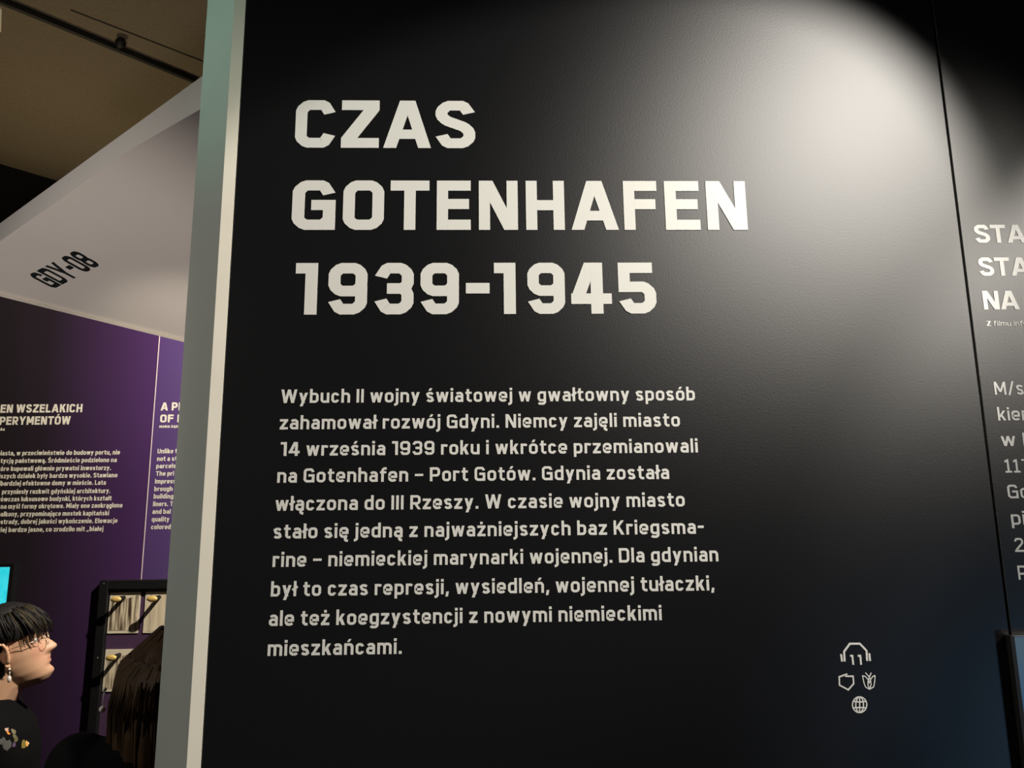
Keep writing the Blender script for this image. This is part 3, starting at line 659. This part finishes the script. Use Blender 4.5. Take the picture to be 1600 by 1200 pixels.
M_HAIR = mat('dark_hair', (.008, .007, .007), .65, .25); M_HAIRTIP = mat('olive_tipped_hair', (.035, .026, .009), .65, .25)
M_BROWNHAIR = noise_mat('brown_hair', (.036, .019, .008), (.056, .029, .012), 30, .65, 5, .2)
M_CLOTH = mat('black_cloth', (.0035, .0035, .004), .95, .1, bump=(300, .2)); M_TROUSER = mat('dark_trousers', (.012, .012, .014), .9, .2); M_SHOE = mat('black_shoe', (.01, .01, .01), .5)
M_GLASSF = mat('thin_gold_frame', (.75, .6, .4), .3, .5, 1.0); M_PEARL = mat('pearl', (.8, .76, .7), .2, .6); M_EYE = mat('eye_white', (.7, .66, .6), .2, .5); M_IRIS = mat('dark_iris', (.02, .012, .008), .1)
gl_ = mat('clear_lens', (1, 1, 1), 0.0, .5); gl_.node_tree.nodes['Principled BSDF'].inputs['Transmission Weight'].default_value = 1.0; gl_.node_tree.nodes['Principled BSDF'].inputs['IOR'].default_value = 1.05; M_LENS = gl_

def figure(name, origin, facing_deg, head_at, head_pitch, head_yaw, scale, voxel, label):
    """standing figure; local +X forward. head_at: chin-pivot (head-frame origin at the ear axis) relative to the feet"""
    HM = rot('Z', head_yaw) @ rot('Y', -head_pitch)
    piv = Vector((-.012, 0, .085))
    H = Vector(head_at)
    def hx(p): q = Vector(p)-piv; q.z *= 1.09; return H + HM @ q
    mb = MB(); hv, hf = head_mesh(); mb.add([hx(p) for p in hv], hf)
    for s in (-1, 1):
        e = ear_mesh(s); mb.add([hx(p) for p in e.v], e.f)
    # neck into the torso
    base = Vector((-.015, 0, 1.335))
    capsule(mb, hx((-.028, 0, .05)), .056, base, .060); capsule(mb, hx((-.02, 0, .03)), .050, base+Vector((.01, 0, .02)), .057)
    rings(mb, [(.84, 0, 0, .10, .155), (.92, 0, 0, .10, .145), (1.02, .0, 0, .092, .125), (1.12, .005, 0, .10, .138), (1.22, .005, 0, .105, .152), (1.29, -.005, 0, .090, .165), (1.335, -.012, 0, .070, .12), (1.36, -.015, 0, .05, .06)])
    arms = []
    for s in (-1, 1):
        sh, el, wr = Vector((-.01, s*.175, 1.29)), Vector((-.03, s*.235, 1.02)), Vector((.05, s*.235, .80))
        arms.append((s, sh, el, wr)); capsule(mb, sh, .046, el, .036); capsule(mb, el, .036, wr, .025)
        pm = wr+Vector((.012, -s*.004, -.055)); capsule(mb, wr, .024, pm, .026)
        mb.ball(pm, .033, 12, 8, (.95, .45, 1.1))
        for j, (dx, L) in enumerate(((.024, .060), (.009, .068), (-.006, .063), (-.020, .050))):
            k0 = pm+Vector((dx, 0, -.026)); k1 = k0+Vector((.006, -s*.006, -L*.55)); k2 = k1+Vector((.002, -s*.016, -L*.45)); capsule(mb, k0, .0085, k1, .0078); capsule(mb, k1, .0078, k2, .0066)
        t0 = pm+Vector((.024, -s*.006, .012)); t1 = t0+Vector((.020, -s*.010, -.026)); capsule(mb, t0, .010, t1, .0085); capsule(mb, t1, .0085, t1+Vector((.004, -s*.006, -.026)), .0072)
    for s in (-1, 1):
        hp_, kn, an = Vector((0, s*.082, .86)), Vector((.012, s*.085, .46)), Vector((-.015, s*.088, .075))
        capsule(mb, hp_, .082, kn, .050); capsule(mb, kn, .050, an, .034); capsule(mb, an+Vector((0, 0, -.035)), .032, an+Vector((.12, s*.012, -.047)), .026)
    mb.v = [q*1.0 for q in mb.v]
    body = fuse(name, mb, voxel, M_SKIN, 3)
    tint = body.data.color_attributes.new('tint', 'FLOAT_COLOR', 'POINT')
    inv = HM.transposed()
    for i, vv in enumerate(body.data.vertices):
        p = inv @ (vv.co-H); p.z /= 1.09; p += piv; c_ = Vector((.60, .36, .23))
        if p.x > .05:
            lip = gs(p.z-.052, .0085)*gs(p.y, .021); c_ = c_.lerp(Vector((.48, .19, .15)), min(1, lip*.9))
            ck = gs(p.z-.085, .022)*gs(abs(p.y)-.045, .022); c_ = c_.lerp(Vector((.62, .29, .20)), ck*.6)
            br = gs(p.z-.1335, .0045)*gs(abs(p.y)-.033, .017); c_ = c_.lerp(Vector((.06, .04, .03)), min(1, br*1.2))
        tint.data[i].color = (c_.x, c_.y, c_.z, 1)
    body.location = origin; body.rotation_euler = (0, 0, math.radians(facing_deg)); body.scale = (scale,)*3
    tag(body, label, 'person')
    # clothes
    t = MB(); rings(t, [(.80, 0, 0, .122, .178), (.92, 0, 0, .118, .165), (1.02, .0, 0, .110, .146), (1.12, .006, 0, .119, .158), (1.22, .006, 0, .122, .170), (1.29, -.004, 0, .108, .184), (1.325, -.012, 0, .090, .150), (1.352, -.016, 0, .076, .088), (1.372, -.018, 0, .070, .074)])
    for s, sh, el, wr in arms: capsule(t, sh, .060, el, .050); capsule(t, el, .050, wr+Vector((0, 0, .01)), .038)
    top = fuse('top', t, .008, M_CLOTH, 8, body)
    t = MB(); rings(t, [(.78, 0, 0, .108, .165), (.86, 0, 0, .112, .168), (.95, 0, 0, .108, .155)])
    for s in (-1, 1): capsule(t, (0, s*.082, .84), .094, (.012, s*.088, .46), .070); capsule(t, (.012, s*.088, .46), .070, (-.012, s*.09, .10), .060)
    fuse('trousers', t, .012, M_TROUSER, 6, body)
    for s in (-1, 1):
        t = MB(); capsule(t, (-.03, s*.088, .048), .045, (.13, s*.10, .042), .038); t.v = [Vector((q.x, q.y, max(q.z, 0.0))) for q in t.v]; fuse('shoe', t, .008, M_SHOE, 3, body)
    return body, hx, top

# person in profile with glasses, looking up to the right
P1Y = 0.86
HW1 = Vector((-1.362, P1Y, 1.402)); FACE1 = 20                   # axis through the ears
SZ1 = HW1.z/1.475                     # body scaled so that the feet meet the floor
o1 = Vector((HW1.x-0.02, P1Y-.01, 0))
lh = Matrix.Rotation(math.radians(-FACE1), 3, 'Z') @ (Vector((HW1.x, HW1.y, 0))-o1)
pers, hx, top = figure('person', o1, FACE1, (lh.x/SZ1, lh.y/SZ1, 1.475), 16, 6, SZ1, .0034,
                       'person in profile with short black hair, glasses and earring, looking up, black flower-print top')
def clump(mb, pts, r0): mb.tube(pts, [r0*(1-.85*i/(len(pts)-1)) for i in range(len(pts))], 5)
def scalp(z, a, off):
    xf, xb, hw = interp(HEAD, z); cx = (xf+xb)/2; rx = (xf-xb)/2+off; return Vector((cx+rx*math.cos(a), (hw+off)*math.sin(a), z))
def hair_cap(mb, hx, zline, off, n=48, m=22, crown=.006):
    """shell over the scalp; zline(a) gives the lower hair line for each direction"""
    v = []; f = []
    for i in range(m+1):
        for k in range(n):
            a = 2*math.pi*k/n; z0 = zline(a); t = i/m; z = z0+(.2245-z0)*t
            p = scalp(z, a, off*(.45+.55*math.sin(math.pi*min(1, t*1.3+.05)) if t < .75 else 1))
            p.z += crown*t+off*max(0, t-.6)*1.6; p += Vector((random.uniform(-1, 1), random.uniform(-1, 1), random.uniform(-1, 1)))*.0012
            v.append(hx(p))
    for i in range(m):
        for k in range(n): f.append((i*n+k, i*n+(k+1) % n, (i+1)*n+(k+1) % n, (i+1)*n+k))
    f.append(tuple(range(n))[::-1]); f.append(tuple(m*n+k for k in range(n)))
    mb.add(v, f)
def zl1(a):
    c_ = math.cos(a)
    return .138 if c_ > .5 else (.133 if c_ > -.28 else (.133+(.03-.133)*min(1, (-.28-c_)/.25)))
mb = MB(); hair_cap(mb, hx, zl1, .013, crown=.0)
tips = MB()
for i in range(260):                                               # locks combed forward from the crown
    a = random.uniform(-math.pi, math.pi); f_ = math.cos(a) > .35
    z0 = random.uniform(.195, .2235); z1_ = zl1(a)+(random.uniform(-.022, .0) if f_ else random.uniform(-.002, .012)); pts = []
    for j in range(6):
        t = j/5; z = z0+(z1_-z0)*t; aa = a*(1-.12*t if f_ else 1)+.1*math.sin(i)*t
        pts.append(hx(scalp(max(z, .0), aa, .013+.006*random.random()+(.012*t if f_ else -.004*t))+Vector((.0, 0, .001))))
    clump(tips if (f_ and i % 4 == 0) else mb, pts, random.uniform(.0025, .005))
mb.build('hair', M_HAIR, pers, True)
o = tips.build('fringe', M_HAIRTIP, pers, True); o['label'] = 'lighter brown fringe locks'
g = MB()
for s in (-1, 1):
    rim = [hx((.096-.10*(.033*s+.020*s*math.cos(2*math.pi*i/22)-.0)*s*.6, s*(.032+.020*math.cos(2*math.pi*i/22)), .110+.0165*math.sin(2*math.pi*i/22))) for i in range(23)]
    g.tube(rim, .0009, 6); g.tube([hx((.090, s*.052, .114)), hx((.05, s*.072, .115)), hx((-.012, s*.0765, .116))], .0009, 6)
g.tube([hx((.095, -.012, .112)), hx((.101, 0, .116)), hx((.095, .012, .112))], .0009, 6)
gf = g.build('glasses', M_GLASSF, pers, True)
for s in (-1, 1):
    ey = MB(); ey.ball(hx((.0605, s*.031, .114)), .0115, 14, 10); e_ = ey.build('eye', M_EYE, pers, True)
    ir = MB(); ir.ball(hx((.0690, s*.031, .1145)), .0045, 10, 8); ir.build('iris', M_IRIS, e_, True)
er = MB(); er.ball(hx((-.004, -.079, .066)), .0035, 10, 8)
er.v += []; p_ = hx((-.004, -.080, .060)); er.tube([p_, p_+Vector((0, 0, -.012))], .0012, 6); er.ball(p_+Vector((0, 0, -.020)), .0065, 10, 10, (.8, .8, 1.5))
er.build('earring', M_PEARL, pers, True)

# flower print on the black top
def flower_cloth(spots):
    m = mat('black_cloth_with_flowers', (.0035, .0035, .004), .95, .1); nt = m.node_tree; b = nt.nodes['Principled BSDF']
    ge = nt.nodes.new('ShaderNodeTexCoord'); prev = None; nz = nt.nodes.new('ShaderNodeTexNoise'); nz.inputs['Scale'].default_value = 90; nt.links.new(ge.outputs['Object'], nz.inputs['Vector'])
    va = nt.nodes.new('ShaderNodeVectorMath'); va.operation = 'MULTIPLY_ADD'; va.inputs[1].default_value = (.016,)*3; nt.links.new(nz.outputs['Color'], va.inputs[0]); nt.links.new(ge.outputs['Object'], va.inputs[2])
    for c, r, col in spots:
        ds = nt.nodes.new('ShaderNodeVectorMath'); ds.operation = 'DISTANCE'; ds.inputs[1].default_value = tuple(Vector(c)+Vector((.008,)*3)); nt.links.new(va.outputs[0], ds.inputs[0])
        lt = nt.nodes.new('ShaderNodeMath'); lt.operation = 'LESS_THAN'; lt.inputs[1].default_value = r; nt.links.new(ds.outputs['Value'], lt.inputs[0])
        mx = nt.nodes.new('ShaderNodeMix'); mx.data_type = 'RGBA'; nt.links.new(lt.outputs[0], mx.inputs['Factor'])
        if prev: nt.links.new(prev, mx.inputs['A'])
        else: mx.inputs['A'].default_value = (.0035, .0035, .004, 1)
        mx.inputs['B'].default_value = (*col, 1); prev = mx.outputs['Result']
    nt.links.new(prev, b.inputs['Base Color']); return m
def on_top(px, py):
    """local point of the top's surface seen at a pixel"""
    bpy.context.view_layer.update()
    mw = top.matrix_world; inv = mw.inverted(); o_ = inv @ CAM; d = (inv.to_3x3() @ ray(px, py)).normalized()
    ok, loc, nr, ix = top.ray_cast(o_, d); return loc if ok else Vector((0, -9, 0))
spots = []
for px, py, r, col in ((12, 1164, .013, (.10, .10, .095)), (4, 1158, .010, (.09, .09, .085)), (21, 1142, .007, (.17, .15, .09)), (23, 1150, .007, (.15, .14, .08)), (25, 1156, .008, (.13, .12, .06)),
                       (22, 1164, .006, (.12, .08, .16)), (11, 1140, .006, (.5, .32, .25)), (13, 1145, .005, (.65, .22, .04)), (37, 1163, .011, (.22, .17, .04)), (42, 1162, .007, (.75, .40, .12)), (44, 1160, .004, (.85, .6, .3))):
    spots.append((on_top(px, py), r, col))
top.data.materials.clear(); top.data.materials.append(flower_cloth(spots))

# person with long dark hair, seen from behind
P2Y = 0.30
c2 = at_y(276, 1112, P2Y); SZ2 = c2.z/1.375; FACE2 = 100
o2 = Vector((c2.x, P2Y, 0))
per2, hx2, top2 = figure('person', o2, FACE2, (.0, 0, 1.375), 6, 4, SZ2, .006, 'person with long brown-black hair seen from behind at the grey wall end, in black')
def zl2(a): return .150 if math.cos(a) > .6 else (.09 if math.cos(a) > .3 else .0)
mb = MB(); hair_cap(mb, hx2, zl2, .020, crown=.0)
v = []; f = []; n = 40; m = 16                                      # fall of hair down the back and sides
for i in range(m+1):
    t = i/m
    for k in range(n+1):
        a = math.radians(75)+math.radians(210)*k/n
        p = scalp(.19-.19*min(1, t*1.6), a, .027+.010*t); z = .20-.47*t
        wv = .004*math.sin(k*1.9+t*5)
        p = Vector((p.x*(1+.25*t)-.03*t, p.y*(1+.85*t), z)); p += Vector((math.cos(a), math.sin(a), 0))*wv; v.append(hx2(p))
N = len(v); v2 = [x for x in v]
for i in range(m+1):
    for k in range(n+1):
        p = v[i*(n+1)+k]; ctr = hx2((-.03, 0, .20-.47*i/m)); v2.append(p+(ctr-p).normalized()*.014)
for i in range(m):
    for k in range(n):
        q = (i*(n+1)+k, i*(n+1)+k+1, (i+1)*(n+1)+k+1, (i+1)*(n+1)+k); f.append(q); f.append(tuple(N+x for x in q[::-1]))
for k in range(n): f.append((m*(n+1)+k, m*(n+1)+k+1, N+m*(n+1)+k+1, N+m*(n+1)+k))
for i in range(m):
    for k in (0, n): f.append((i*(n+1)+k, (i+1)*(n+1)+k, N+(i+1)*(n+1)+k, N+i*(n+1)+k))
mb.add(v2, f)
for i in range(240):
    a = math.radians(random.uniform(72, 288)); L = random.uniform(.42, .49); pts = []
    for j in range(8):
        t = j/7; p = scalp(.2235-.22*min(1, t*1.6), a, .022+.016*t); z = .2345-L*t
        p = Vector((p.x*(1+.25*t)-.03*t, p.y*(1+.85*t+.03*math.sin(i)), z+.006)); pts.append(hx2(p))
    clump(mb, pts, random.uniform(.004, .007))
mb.build('hair', M_BROWNHAIR, per2, True)
def loc_in(o, w):
    bpy.context.view_layer.update(); return o.matrix_world.inverted() @ w
er = MB(); pa_, pb_ = loc_in(per2, at_y(163.5, 1077, P2Y-.03)), loc_in(per2, at_y(160, 1108, P2Y-.03))
er.ball(pa_, .0045, 12, 8); er.tube([pa_, pb_], .0009, 6); er.ball(pb_, .0065, 12, 8)
er.build('earring', M_PEARL, per2, True)
